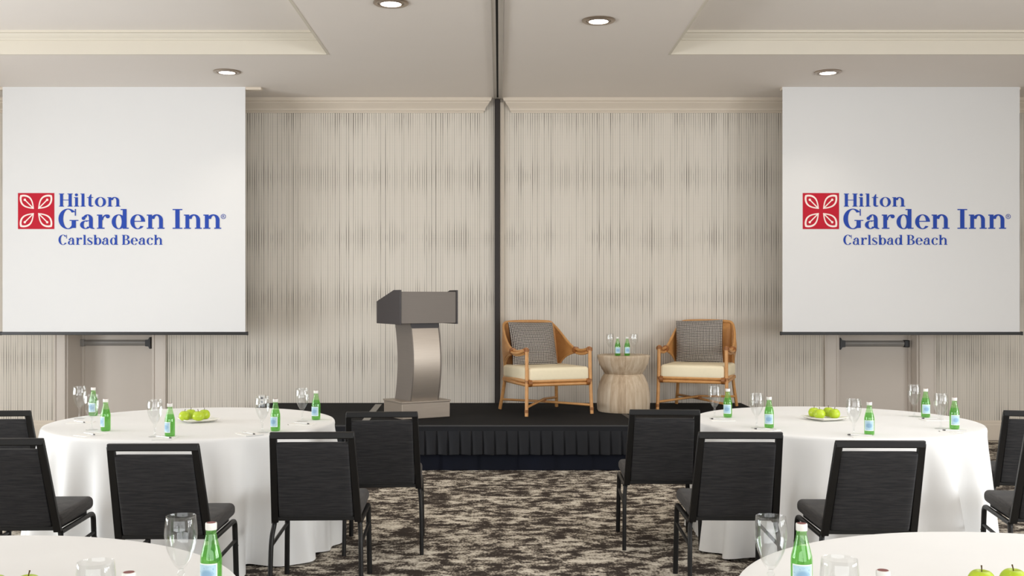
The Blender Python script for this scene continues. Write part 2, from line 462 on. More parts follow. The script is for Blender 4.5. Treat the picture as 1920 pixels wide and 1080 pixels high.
for k, (x0, x1) in enumerate(COF):
    b = B(); b.box(x0-.05, x1+.05, CY0-.05, CY1+.05, 3.935, 3.985)
    struct(b.build('ceiling_tray', M['coffer'], smooth=False))
    prof = [(0, ZC-.003), (.022, ZC-.003), (.022, 3.858), (.034, 3.862), (.036, 3.873), (.052, 3.885), (.066, 3.902), (.072, 3.912), (.088, 3.916), (.090, 3.936), (0, 3.936)]
    b = B(); vs = []; fs = []; m = len(prof)
    for p, z in prof: vs += [(x0+p, CY0+p, z), (x1-p, CY0+p, z), (x1-p, CY1-p, z), (x0+p, CY1-p, z)]
    for i in range(m):
        j = (i+1) % m
        for c in range(4): fs.append((i*4+c, i*4+(c+1) % 4, j*4+(c+1) % 4, j*4+c))
    b.add(vs, fs); struct(b.build('trim_%d' % (k+1), M['trim'], angle=20))

# far wall with its two door recesses
DL = (-4.749, -3.790); DR = (3.712, 4.600); HD = 2.12; YD = 12.1
b = B()
for x0, x1 in ((-XR, DL[0]), (DL[1], -.05), (.01, DR[0]), (DR[1], XR)): b.box(x0, x1, YW, YD, 0, ZC)
b.box(-.05, .01, YW+.02, YD, 0, ZC)
for x0, x1 in (DL, DR): b.box(x0, x1, YW, YD, HD, ZC)
struct(b.build('wall_far', M['wallpaper'], smooth=False))
for nm, bx in (('wall_left', (-XR-.1, -XR, YB, YD)), ('wall_right', (XR, XR+.1, YB, YD))):
    b = B(); b.box(*bx, 0, ZC+.25); struct(b.build(nm, M['wall_plain'], smooth=False))
# crown moulding, cut at an angle on both sides of the partition pocket
cp = [(0, 3.585), (.018, 3.585), (.020, 3.600), (.034, 3.606), (.040, 3.628), (.062, 3.655), (.090, 3.680), (.096, 3.694), (.112, 3.700), (.122, 3.722), (.124, ZC-.001), (0, ZC-.001)]
def crown(name, xa, xb, ka, kb):
    bb = B(); n = len(cp)
    vs = [(xa+ka*p, YW-p, z) for p, z in cp]+[(xb+kb*p, YW-p, z) for p, z in cp]
    fs = [tuple(range(n)), tuple(range(2*n-1, n-1, -1))]+[(i, (i+1) % n, (i+1) % n+n, i+n) for i in range(n)]
    bb.add(vs, fs); return struct(bb.build(name, M['crown'], angle=20))
crown('trim_3', -XR, -.185, 0, .85); crown('trim_4', .145, XR, -.85, 0)
# baseboards
for k, (x0, x1) in enumerate(((-XR, DL[0]-.12), (DL[1]+.14, -.05), (.01, DR[0]-.15), (DR[1]+.18, XR))):
    bb = B(); bb.prism([(YW, 0), (YW-.022, 0), (YW-.022, .165), (YW-.016, .178), (YW-.016, .195), (YW-.006, .215), (YW, .215)], 'x', x0, x1)
    struct(bb.build('baseboard_far' if k == 0 else 'baseboard_far.%03d' % k, M['crown'], angle=20))
# dark post of the folding-partition pocket and its pale edge
bb = B(); bb.box(-.05, .008, YW-.07, YW+.02, 0, 3.722); struct(bb.build('trim_5', M['mullion'], bevel=.004))
bb = B(); bb.box(.008, .05, YW-.035, YW-.001, 0, 3.70); struct(bb.build('trim_6', M['crown'], bevel=.004))
# partition track on the ceiling
tk = thing('partition_track', 'long pale metal partition track with black slot down the middle of ceiling', 'track', (-.014, 3.5, ZC))
bb = B(); bb.box(-.049, -.013, -7.2, 7.93, -.014, .0); bb.box(-.049, -.043, -7.2, 7.93, -.020, -.014); bb.build('rail', M['track'], tk, bevel=.002)
bb = B(); bb.box(.006, .048, -7.2, 7.93, -.014, .0); bb.box(.042, .048, -7.2, 7.93, -.020, -.014); bb.build('rail', M['track'], tk, bevel=.002)
bb = B(); bb.box(-.013, .006, -7.2, 7.93, -.004, .0); bb.build('slot', M['slot'], tk)

# doors: casing, jamb lining, slab, exit bar
def door(n, x0, x1, ydoor, ca, cb, hinge_right):
    bb = B(); y = YW
    for a, c in ((x0-ca, x0), (x1, x1+cb)):
        bb.box(a, c, y-.022, y+.001, 0, HD+.12); bb.box(a, a+.016, y-.034, y-.022, 0, HD+.12); bb.box(c-.02, c, y-.030, y-.022, 0, HD+.1)
    bb.box(x0-ca, x1+cb, y-.022, y+.001, HD, HD+.12)
    struct(bb.build('trim_%d' % (n*2+5), M['door'], bevel=.004))
    bb = B(); bb.box(x0-.002, x0+.02, y, ydoor+.04, 0, HD); bb.box(x1-.02, x1+.002, y, ydoor+.04, 0, HD); bb.box(x0, x1, y, ydoor+.04, HD-.02, HD+.002)
    bb.box(x0+.02, x0+.05, ydoor-.03, ydoor, 0, HD-.02); bb.box(x1-.05, x1-.02, ydoor-.03, ydoor, 0, HD-.02)
    struct(bb.build('trim_%d' % (n*2+6), M['door'], bevel=.003))
    bb = B(); bb.box(x0+.02, x1-.02, ydoor, ydoor+.045, .006, HD-.02)
    d = struct(bb.build('door_%d' % n, M['door'], bevel=.004))
    e = bpy.data.objects.new('exit_bar', None); C.objects.link(e); e.parent = d
    xa, xb = (x0+.03, x1-.205) if hinge_right else (x0+.125, x1-.075); z = 1.05
    s = -1 if not hinge_right else 1     # side of the black latch bracket
    bb = B(); bb.prism([(ydoor, z-.034), (ydoor-.04, z-.030), (ydoor-.055, z-.012), (ydoor-.055, z+.014), (ydoor-.04, z+.030), (ydoor, z+.034)], 'x', xa, xb)
    bar = bb.build('bar_housing', M['grey_metal'], e, bevel=.003)
    xk = xb if s == 1 else xa
    bb = B(); bb.prism([(xk, z-.036), (xk+.036*s, z-.04), (xk+.050*s, z-.066), (xk+.058*s, z-.066), (xk+.058*s, z+.066), (xk+.050*s, z+.066), (xk+.036*s, z+.04), (xk, z+.036)], 'y', ydoor-.07, ydoor)
    bb.build('latch_bracket', M['black_metal'], e)
    xo = xa if s == 1 else xb
    bb = B(); bb.box(xo-.03, xo+.03, ydoor-.062, ydoor, z-.04, z+.04); bb.build('end_cap', M['black_metal'] if s == -1 else M['grey_metal'], e, bevel=.008)
door(1, DL[0], DL[1], 11.95, .117, .14, True)
door(2, DR[0], DR[1], 11.74, .15, .18, False)

# wall outlet
ot = thing('wall_outlet', 'small pale wall outlet just above the stage floor, left of lectern', 'outlet', (-2.60, YW, .44))
bb = B(); bb.box(-.036, .036, -.008, 0, -.058, .058); bb.build('cover_plate', M['outlet'], ot, bevel=.003)
for z in (.022, -.022):
    bb = B(); bb.lathe([(.001, 0), (.013, 0), (.013, .003), (.001, .003)], 16)
    bb.v = [(x, -.0085-zz, y+z) for x, y, zz in bb.v]; bb.build('socket', M['dark_recess'], ot)

# ================================================================== DOWNLIGHTS
def downlight(x, y, label, tilt, power):
    t = thing('downlight', label, 'ceiling light', (x, y, ZC), tilt, 'recessed ceiling spotlights')
    bb = B(); bb.lathe([(.130, 0), (.131, -.006), (.122, -.012), (.098, -.010), (.094, -.004), (.094, 0)], 40); bb.build('trim_ring', M['nickel'], t)
    bb = B(); bb.lathe([(.094, -.001), (.094, -.006), (.080, -.016), (.076, -.014), (.076, -.001)], 40); bb.build('gimbal_ring', M['nickel'], t)
    bb = B(); bb.lathe([(.0001, -.018), (.05, -.0165), (.076, -.012), (.076, -.002), (.0001, -.002)], 32); bb.build('lens', M['lamp'], t)
    d = bpy.data.lights.new('spot', 'SPOT'); d.energy = power*LP['spot']/26; d.spot_size = math.radians(110); d.spot_blend = 1; d.color = (1, .9, .76); d.shadow_soft_size = .08
    o = bpy.data.objects.new('spot', d); C.objects.link(o); o.location = (x, y, ZC-.05)
downlight(-.80, 7.78, 'round recessed ceiling spotlight left of the track, cut by the top edge', .2, 40)
downlight(.78, 8.27, 'round recessed ceiling spotlight right of the partition track', 0, 40)
downlight(-2.62, 10.14, 'round recessed ceiling spotlight in front of the left projection screen', .5, 26)
downlight(3.17, 10.16, 'round recessed ceiling spotlight in front of the right projection screen', -.4, 26)

# ================================================================== PROJECTION SCREENS
def ring(cx, cy, rx, ry, tx, ty, a0=0, a1=360, n=40):
    out = []; st = max(4, int(n*abs(a1-a0)/360))
    for i in range(st):
        a, c = math.radians(a0+(a1-a0)*i/st), math.radians(a0+(a1-a0)*(i+1)/st)
        out.append([(cx+rx*math.cos(a), cy+ry*math.sin(a)), (cx+rx*math.cos(c), cy+ry*math.sin(c)), (cx+(rx-tx)*math.cos(c), cy+(ry-ty)*math.sin(c)), (cx+(rx-tx)*math.cos(a), cy+(ry-ty)*math.sin(a))])
    return out
def rc(x0, x1, y0, y1): return [[(x0, y0), (x1, y0), (x1, y1), (x0, y1)]]
def ball(cx, cy, r): return [[(cx+r*math.cos(2*PI*k/16), cy+r*math.sin(2*PI*k/16)) for k in range(16)]]
XH, TH = .72, .055
def flag(h): return rc(0, .1, h-TH, h)
GL = {
 'H': (.88, rc(.06, .26, 0, 1)+rc(.62, .82, 0, 1)+rc(.26, .62, .48, .53)+rc(0, .33, 0, TH)+rc(.55, .88, 0, TH)+rc(0, .33, 1-TH, 1)+rc(.55, .88, 1-TH, 1)),
 'I': (.46, rc(.13, .33, 0, 1)+rc(0, .46, 0, TH)+rc(0, .46, 1-TH, 1)),
 'i': (.33, rc(.07, .25, 0, XH)+rc(0, .33, 0, TH)+flag(XH)+ball(.155, .90, .105)),
 'l': (.33, rc(.07, .25, 0, 1)+rc(0, .33, 0, TH)+flag(1)),
 't': (.42, rc(.10, .28, .14, .72)+[[(.10, .70), (.28, .70), (.28, .95), (.235, .95)]]+rc(0, .40, XH-TH, XH)+ring(.28, .15, .18, .16, .175, .055, 180, 330)),
 'o': (.72, ring(.36, .355, .36, .375, .19, .042)),
 'n': (.84, rc(.07, .25, 0, XH)+rc(0, .33, 0, TH)+flag(XH)+rc(.58, .76, 0, .46)+rc(.51, .84, 0, TH)+ring(.47, .45, .29, .285, .18, .07, 0, 168)),
 'h': (.84, rc(.07, .25, 0, 1)+rc(0, .33, 0, TH)+flag(1)+rc(.58, .76, 0, .46)+rc(.51, .84, 0, TH)+ring(.47, .45, .29, .285, .18, .07, 0, 168)),
 'd': (.80, ring(.33, .355, .33, .375, .19, .042)+rc(.52, .70, 0, 1)+rc(.42, .52, 1-TH, 1)+rc(.70, .80, 0, TH)),
 'b': (.77, ring(.44, .355, .33, .375, .19, .042)+rc(.07, .25, 0, 1)+flag(1)),
 'a': (.72, rc(.42, .60, .10, .48)+ring(.36, .48, .24, .25, .18, .042, 0, 155)+ball(.165, .53, .088)+ring(.26, .20, .26, .215, .17, .042, 60, 330)+rc(.26, .44, .385, .425)+ring(.64, .12, .22, .13, .18, .05, 180, 285)),
 'r': (.62, rc(.07, .25, 0, XH)+rc(0, .36, 0, TH)+flag(XH)+ring(.45, .44, .22, .285, .06, .07, 70, 180)+ball(.51, .625, .098)),
 'e': (.70, ring(.35, .355, .35, .375, .19, .042, 0, 322)+rc(.16, .68, .355, .40)),
 'c': (.66, ring(.35, .355, .35, .375, .19, .042, 48, 322)+ball(.54, .575, .095)),
 's': (.56, ring(.26, .52, .24, .21, .13, .045, 35, 205)+ring(.29, .20, .25, .21, .13, .045, -145, 25)+[[(.03, .44), (.20, .52), (.53, .28), (.36, .20)]]+rc(.46, .50, .50, .72)+rc(.04, .08, 0, .22)),
 'G': (.94, ring(.45, .5, .45, .52, .22, .045, 42, 322)+rc(.62, .82, .04, .42)+rc(.52, .94, .40, .445)+rc(.77, .82, .66, 1.0)),
 'C': (.86, ring(.45, .5, .45, .52, .22, .045, 42, 322)+rc(.77, .82, .64, 1.0)),
 'B': (.80, rc(.08, .28, 0, 1)+rc(0, .42, 0, TH)+rc(0, .42, 1-TH, 1)+rc(.28, .42, .50, .545)+ring(.40, .76, .32, .24, .19, .045, -90, 90)+ring(.42, .265, .37, .265, .20, .045, -90, 90)),
}
def write(bb, text, x0, x1, z0, cap, yy=-.004, gap=.075):
    wtot = 0
    for ch in text: wtot += (.30 if ch == ' ' else GL[ch][0]+gap)
    wtot -= gap; sx = (x1-x0)/wtot; x = x0
    for k, ch in enumerate(text):
        if ch == ' ': x += .30*sx; continue
        for i, poly in enumerate(GL[ch][1]):
            bb.add([(x+p[0]*sx, yy-i*1.2e-5, z0+p[1]*cap) for p in poly], [tuple(range(len(poly)))])
        x += (GL[ch][0]+gap)*sx
def flat(bb, polys, cx, cz, s, yy):
    for i, poly in enumerate(polys): bb.add([(cx+p[0]*s, yy-i*1.2e-5, cz+p[1]*s) for p in poly], [tuple(range(len(poly)))])
def leaf(ang):
    """one leaf of the emblem: outlined, with a centre vein ending in a dot"""
    out = []; n = 18; pts = []
    prof = [(.62-.535*(i/n), .158*math.sin(PI*(i/n)**.84)**.92) for i in range(n+1)]
    outer = prof+[(d, -h) for d, h in prof[-2:0:-1]]
    cx = .36; inner = [(cx-.008+(d-cx)*.79, h*.72) for d, h in outer]
    m = len(outer); ca, sa = math.cos(ang), math.sin(ang)
    R_ = lambda p: (p[0]*ca-p[1]*sa, p[0]*sa+p[1]*ca)
    for i in range(m):
        j = (i+1) % m; out.append([R_(outer[i]), R_(outer[j]), R_(inner[j]), R_(inner[i])])
    out.append([R_(p) for p in ((.09, -.016), (.44, -.016), (.44, .016), (.09, .016))])
    out.append([R_((.44+.034*math.cos(2*PI*k/14), .034*math.sin(2*PI*k/14))) for k in range(14)])
    return out
def screen(x0, x1, lx, label, housing):
    Y = 10.88; u = 1/181.5; zt_, zb = ZC, 1.197
    t = thing('projection_screen', label, 'projection screen', (x0, Y, zb), 0, 'pull-down projection screens')
    W = x1-x0
    bb = B(); n = 24
    bb.box(0, W, 0, .003, .01, zt_-zb); bb.build('fabric', M['screen'], t, smooth=False)
    bb = B(); bb.box(-.018, W+.022, -.014, .016, -.022, .010); bb.box(-.024, -.010, -.017, .019, -.025, .013); bb.box(W+.014, W+.028, -.017, .019, -.025, .013)
    bb.build('bottom_bar', M['black_metal'], t, bevel=.003)
    bb = B(); bb.box(housing[0]-x0, housing[1]-x0, .003, .075, zt_-zb-.028, zt_-zb); bb.build('ceiling_slot', M['crown'], t, bevel=.003)
    Z = lambda py: 1.55-(py-560)*u-zb
    X = lambda px: (px-936)*u-x0
    e0, e1 = lx, lx+68
    bb = B(); bb.box(X(e0), X(e1), -.003, 0, Z(429.5), Z(362)); em = bb.build('emblem', M['red'], t, smooth=False)
    bb = B(); cx, cz = X((e0+e1)/2), Z(395.7); s = 67.5*u
    for k in range(4): flat(bb, leaf(PI/4+k*PI/2), cx, cz, s, -.0042)
    bb.build('leaf_motif', M['emblem_white'], em, smooth=False)
    bb = B()
    write(bb, 'Hilton', X(lx+77), X(lx+192), Z(387.5), 24.5*u, gap=.09)
    write(bb, 'Garden Inn', X(lx+76), X(lx+381), Z(429), 37*u)
    write(bb, 'Carlsbad Beach', X(lx+76), X(lx+271), Z(459), 18.5*u)
    flat(bb, ring(0, 0, 4.6, 4.6, .9, .9), X(lx+385), Z(406), u, -.004)
    flat(bb, rc(-1.7, -.9, -2.4, 2.4)+ring(-.4, 1.1, 1.9, 1.4, .8, .7, -90, 90, 24)+[[(-.2, 0), (.6, 0), (2.0, -2.4), (1.1, -2.4)]], X(lx+385), Z(406), u, -.004)
    bb.build('lettering', M['blue'], t, smooth=False)
    return t
screen(-5.130, -2.622, 34, 'left pulled-down white projection screen with red emblem and blue lettering', (-5.20, -2.46))
screen(2.926, 5.377, 1505, 'right pulled-down white projection screen with red emblem and blue lettering', (2.92, 5.39))

# ================================================================== STAGE
SX0, SX1, SY0, SY1, SZ = -2.55, 2.64, 9.5, 11.525, .41
st = thing('stage', 'low black carpeted stage with pleated dark skirt in front of wall', 'stage', (0, SY0, 0))
bb = B(); bb.box(SX0, SX1, 0, SY1-SY0, SZ-.055, SZ); bb.build('deck', M['stage'], st, bevel=.006)
bb = B(); bb.box(SX0-.004, SX1+.004, -.006, .012, SZ-.014, SZ-.0005); bb.box(SX0-.005, SX0+.012, .012, SY1-SY0, SZ-.014, SZ-.0005); bb.box(SX1-.012, SX1+.005, .012, SY1-SY0, SZ-.014, SZ-.0005)
bb.build('edge_trim', M['stage_trim'], st, bevel=.002)
def pleated(pitch, depth, z0, z1, off, rnd, kn):
    bb = B(); rr = random.Random(rnd)
    pts = [(SX0-off, SY1-SY0), (SX0-off, -off), (SX1+off, -off), (SX1+off, SY1-SY0)]
    prof = []
    for (ax, ay), (cx, cy) in zip(pts[:-1], pts[1:]):
        L_ = math.hypot(cx-ax, cy-ay); dx, dy = (cx-ax)/L_, (cy-ay)/L_; nx, ny = dy, -dx
        if nx*0+ny*0 == 0: nx, ny = (dy, -dx)
        s = 0
        while s < L_-.01:
            p = min(pitch*rr.uniform(.94, 1.06), L_-s)
            for q, h in ((0, .10), (.10, .55), (.45, .80), (.82, 1.0), (.88, .95), (.90, .0), (.97, .0)):
                a = s+p*q; hh = depth*h*rr.uniform(.85, 1.1)
                prof.append((ax+dx*a, ay+dy*a, nx, ny, hh))
            s += p
    m = len(prof); rows = 5; vs = []; fs = []
    for r in range(rows):
        f = r/(rows-1)
        for (x, y, nx, ny, h) in prof:
            k = h*(.25+.75*f**.7)+kn*f
            vs.append((x+nx*k, y+ny*k, z1+(z0-z1)*f+ (.002*math.sin(x*31) if r == rows-1 else 0)))
    for r in range(rows-1):
        for i in range(m-1): fs.append((r*m+i, r*m+i+1, (r+1)*m+i+1, (r+1)*m+i))
    bb.add(vs, fs); return bb
o = pleated(.104, .026, .148, SZ-.052, .003, 3, .012).build('skirt_ruffle', M['skirt'], st, angle=60)
o = pleated(.34, .010, .004, .20, -.012, 5, .004).build('skirt_lower', M['under_skirt'], st, angle=60)
bb = B(); bb.box(SX0-.003, SX1+.003, -.004, .001, SZ-.056, SZ-.014); bb.build('fascia', M['skirt'], st)
def strip(name, pts, label, mat):
    bb = B(); (ax, ay), (cx, cy), wd = pts
    v = Vector((cx-ax, cy-ay, 0)).normalized(); nn = Vector((-v.y, v.x, 0))*wd/2
    P = [Vector((ax, ay, 0))+nn, Vector((ax, ay, 0))-nn, Vector((cx, cy, 0))-nn, Vector((cx, cy, 0))+nn]
    bb.prism([(p.x, p.y) for p in P], 'z', 0, .003); tag(bb.build(name, mat, None, (0, 0, SZ), smooth=False), label, 'tape')
strip('floor_tape', ((-1.30, 11.35), (-1.245, 9.75), .068), 'pale grey tape strip on the black stage left of the lectern', M['tape'])
strip('floor_tape', ((1.235, 10.40), (1.275, 9.62), .05), 'dull grey tape strip on stage in front of the wooden drum table', M['tape_dark'])

# ================================================================== LECTERN
lt = thing('lectern', 'grey lectern with curved metal column and wide base standing on stage', 'lectern', (-.800, 10.22, SZ), math.radians(31))
def arc_y(z): # bow of the column towards the audience
    f = (z-.165)/(.905-.165); return -.058*math.sin(PI*min(max(f, 0), 1))
bb = B(); bb.box(-.255, .255, -.205, .205, 0, .150); bb.build('base', M['lectern_base'], lt, bevel=.004)
bb = B(); bb.box(-.262, .262, -.212, .212, .150, .166); bb.build('base_top', M['lectern_base'], lt, bevel=.003)
N = 22; zz = [.166+(.905-.166)*i/N for i in range(N+1)]
bb = B(); vs = []; fs = []
for z in zz:
    y = -.165+arc_y(z); vs += [(-.142, y, z), (.142, y, z), (.142, y+.012, z), (-.142, y+.012, z)]
for i in range(N):
    for k in range(4): fs.append((i*4+k, i*4+(k+1) % 4, i*4+4+(k+1) % 4, i*4+4+k))
bb.add(vs, fs); bb.build('column_front', M['lectern_metal'], lt, angle=60)
for sx in (-1, 1):
    bb = B(); vs = []; fs = []
    for z in zz:
        y0 = -.170+arc_y(z); y1 = .165+arc_y(z)
        vs += [(sx*.142, y0, z), (sx*.154, y0, z), (sx*.154, y1, z), (sx*.142, y1, z)]
    for i in range(N):
        for k in range(4): fs.append((i*4+k, i*4+(k+1) % 4, i*4+4+(k+1) % 4, i*4+4+k))
    fs += [(0, 1, 2, 3), (N*4+3, N*4+2, N*4+1, N*4)]
    bb.add(vs, fs); bb.build('column_side', M['lectern_box'], lt, angle=60)
sp = [(-.268, .897), (.255, .900), (.255, 1.115), (-.13, 1.222), (-.268, 1.222)]
for sx in (-1, 1):
    bb = B(); a, c = sorted((sx*.292, sx*.310)); bb.prism(sp, 'x', a, c); bb.build('side_panel', M['lectern_dark'], lt, bevel=.003)
bb = B(); bb.box(-.292, .292, -.258, -.240, .906, 1.206); bb.build('front_panel', M['lectern_box'], lt, bevel=.003)
bb = B(); bb.box(-.150, .150, -.180, .168, .858, .906); bb.build('shade_band', M['lectern_dark'], lt, bevel=.002)  # shade under the box, put in as a dark strip round the column top
bb = B(); bb.box(-.292, .292, -.24, .245, .906, .922); bb.build('box_floor', M['lectern_dark'], lt)
bb = B(); bb.prism([(-.24, 1.176), (-.13, 1.176), (.245, 1.072), (.245, 1.088), (-.13, 1.192), (-.24, 1.192)], 'x', -.292, .292); bb.build('reading_surface', M['lectern_dark'], lt)

# ================================================================== RATTAN ARMCHAIRS
def binding(p, r, axis=(0, 0, 1), h=.03):
    """a short wrap of cane round a joint: one ribbed sleeve"""
    a = Vector(axis).normalized(); n = 13; path = [tuple(Vector(p)+a*h*(i/(n-1)-.5)) for i in range(n)]
    return B().tube(path, [r*(1 if i % 3 else .955) for i in range(n)], 12)
def make_rattan():
    t = thing('rattan_armchair', '', 'armchair')
    for s in (-1, 1):
        bb = B(); bb.tube(smooth_path([(s*.352, -.372, 0), (s*.346, -.362, .20), (s*.342, -.355, .40), (s*.340, -.350, .655)], 5), [.0175]*16, 12)
        lg = bb.build('front_leg', M['rattan'], t)
        for z in (.33, .64, .05): binding((s*(.342 if z > .1 else .352), -.356 if z > .1 else -.370, z), .0195).build('binding', M['rattan_dark'], lg)
        bb = B(); pts = smooth_path([(s*.322, .385, 0), (s*.300, .345, .20), (s*.290, .318, .36), (s*.292, .33, .55), (s*.282, .375, .84)], 5)
        bb.tube(pts, [.0175]*len(pts), 12); bb.build('rear_leg', M['rattan'], t)
        # sweeping side wing of woven cane between the back and the arm
        up = bez((s*.275, .395, .872), (s*.330, .30, .80), (s*.345, .12, .64), (s*.345, -.02, .628), 14)
        lo = bez((s*.290, .318, .37), (s*.315, .27, .52), (s*.335, .17, .560), (s*.345, -.02, .590), 14)
        bb = B(); vs = []; fs = []; K = 6
        for P, Q in zip(up, lo):
            for k in range(K+1):
                f = k/K; x, y, z = [P[i]*(1-f)+Q[i]*f for i in range(3)]
                x += s*.018*math.sin(PI*f)
                vs.append((x, y, z))
        for i in range(14):
            for k in range(K): a = i*(K+1)+k; fs.append((a, a+1, a+K+2, a+K+1))
        bb.add(vs, fs); wg = bb.build('wing', M['cane'], t, angle=80)
        md = wg.modifiers.new('thick', 'SOLIDIFY'); md.thickness = .014; md.offset = 0
        bb = B(); bb.tube(up, .014, 10); bb.tube(lo, .011, 10); bb.build('wing_edge', M['rattan'], wg)
        # arm: two poles side by side, dipping a little before the front post
        bb = B()
        for dx, dz in ((0, .012), (s*.020, -.008), (0, -.026)):
            pts = smooth_path([(s*.345+dx, .03, .622+dz), (s*.347+dx, -.10, .606+dz), (s*.345+dx, -.23, .614+dz), (s*.340+dx, -.345, .640+dz)], 6)
            bb.tube(pts, .0135, 10)
        am = bb.build('armrest', M['rattan'], t)
        binding((s*.348, -.02, .612), .036, (0, 1, 0), .04).build('binding', M['rattan_dark'], am)
        binding((s*.341, -.335, .632), .030, (0, 1, 0), .03).build('binding', M['rattan_dark'], am)
    bb = B()
    for dz in (0, .034):
        bb.tube([(-.34, -.356, .300+dz), (.34, -.356, .300+dz)], .0165, 10)
        bb.tube([(-.292, .318, .300+dz), (.292, .318, .300+dz)], .0165, 10)
        for s in (-1, 1): bb.tube([(s*.342, -.35, .300+dz), (s*.294, .32, .300+dz)], .0165, 10)
    sr = bb.build('seat_rail', M['rattan'], t)
    for s in (-1, 1): binding((s*.312, -.356, .317), .036, (1, 0, 0), .035).build('binding', M['rattan_dark'], sr)
    bb = B(); bb.box(-.325, .325, -.34, .31, .300, .330); bb.build('seat_deck', M['cane'], t)
    bb = B(); pts = smooth_path([(-.282, .372, .83), (-.268, .392, .875), (-.21, .40, .893), (0, .405, .898), (.21, .40, .893), (.268, .392, .875), (.282, .372, .83)], 5)
    bb.tube(pts, .0175, 12); bb.build('top_rail', M['rattan'], t)
    bb = B(); vs = []; fs = []
    for i in range(7):
        f = i/6; z = .36+.52*f; y = .322+.075*f
        for k in range(9): u = -1+2*k/8; vs.append((u*.282, y+.02*(1-u*u), z))
    for i in range(6):
        for k in range(8): a = i*9+k; fs.append((a, a+1, a+10, a+9))
    bb.add(vs, fs); bk = bb.build('back_panel', M['cane'], t, angle=80); md = bk.modifiers.new('thick', 'SOLIDIFY'); md.thickness = .016
    # low cross stretcher
    bb = B(); bb.tube([(-.35, -.368, .085), (0, .0, .125), (.312, .368, .10)], .0125, 10); bb.tube([(.35, -.368, .085), (0, .0, .100), (-.312, .368, .10)], .0125, 10)
    cs = bb.build('cross_stretcher', M['rattan'], t)
    binding((0, 0, .112), .026, (0, 0, 1), .03).build('binding', M['rattan_dark'], cs)
    bb = B(); bb.box(-.325, .325, -.372, .300, .331, .466); bb.build('seat_cushion', M['cream'], t, bevel=.032, seg=5, angle=100)
    return t
RA = make_rattan()
RA['label'] = 'honey rattan armchair with cream seat next to the dark wall post'; RA['group'] = 'rattan armchairs on the stage'
RA.location = (.450, 10.62, SZ+.0045); RA.rotation_euler = (0, 0, math.radians(22))
rb_pos = ((2.075, 10.93, SZ+.0045), math.radians(-22))
dup(RA, rb_pos[0], rb_pos[1], 'honey rattan armchair with cream seat to the right of the drum table')
def throw_pillow(pos, rz, label, dx, roll, yy, lean):
    T = Matrix.Translation((dx, yy, .680)) @ Matrix.Rotation(math.radians(-lean), 4, 'X') @ Matrix.Rotation(PI/2, 4, 'X') @ Matrix.Rotation(roll, 4, 'Z')
    bb = B(); bb.puff(.50, .46, .16, 2.6, .55, 26, .025, T)
    o = bb.build('throw_pillow', M['pillow'], None, pos, (0, 0, rz), angle=80)
    tag(o, label, 'pillow', 'woven throw pillows')
throw_pillow((.450, 10.62, SZ), math.radians(22), 'black and white woven pillow on the rattan armchair by dark wall post', -.03, math.radians(-1), .205, 19)
throw_pillow(rb_pos[0], rb_pos[1], 'black and white woven pillow on the rattan armchair right of drum table', -.045, math.radians(2), .232, 9)

# ================================================================== DRUM TABLE
dt = thing('drum_table', 'hourglass shaped bleached wooden drum table between the two rattan armchairs', 'side table', (1.262, 10.70, SZ))
bb = B(); bb.lathe([(.0001, 0), (.255, 0), (.266, .02), (.270, .10), (.264, .20), (.245, .285), (.215, .352), (.192, .380), (.0001, .381)], 64); bb.build('lower_drum', M['wood'], dt, angle=50)
bb = B(); bb.lathe([(.0001, .378), (.186, .378), (.192, .384), (.222, .430), (.246, .480), (.260, .530), (.266, .556), (.2655, .566), (.262, .570), (.252, .572), (.0001, .572)], 64); bb.build('upper_bowl', M['wood'], dt, angle=50)
TZ = SZ+.572

# ================================================================== ROUND TABLES
chairs = [
 (1.000, 6.36, -2.0, 'charcoal banquet chair in front of the drum table, beside the right table'),
 (1.212, 5.29, -1.2, 'charcoal banquet chair at right table nearest the centre aisle, slightly nearer than its neighbour'),
 (1.800, 4.97, -1.0, 'charcoal banquet chair whose back stands in the middle of the right tablecloth'),
 (3.235, 6.28, -12., 'charcoal banquet chair at the far right of right table, cropped, second from the camera'),
 (2.830, 5.22, -9.0, 'charcoal banquet chair at the right picture edge with its seat showing, nearest there'),
 (-.695, 6.24, 3.5, 'charcoal banquet chair in front of the lectern, beside the left table'),
 (-.940, 5.29, 2.0, 'charcoal banquet chair at left table nearest the aisle, overlapping the chair by lectern'),
 (-1.600, 4.865, .5, 'charcoal banquet chair whose back stands in the middle of the left tablecloth'),
 (-2.400, 5.05, 1.5, 'charcoal banquet chair at the left picture edge with its seat showing'),
 (-3.020, 6.30, 3.0, 'charcoal banquet chair at the far left of left table, only its back corner showing')]
def chair_at(X, Yt, rz):
    a = math.radians(rz); return X-.135*math.sin(a), Yt+.135*math.cos(a), a
def tucked(px, py):
    """is this point of the hanging cloth inside the seat of a chair pushed up to it?"""
    for X, Yt, rz, _ in chairs:
        cx, cy, a = chair_at(X, Yt, rz); dx, dy = px-cx, py-cy
        lx, ly = dx*math.cos(a)+dy*math.sin(a), -dx*math.sin(a)+dy*math.cos(a)
        if abs(lx) < .262 and -.04 < ly < .545: return True
    return False
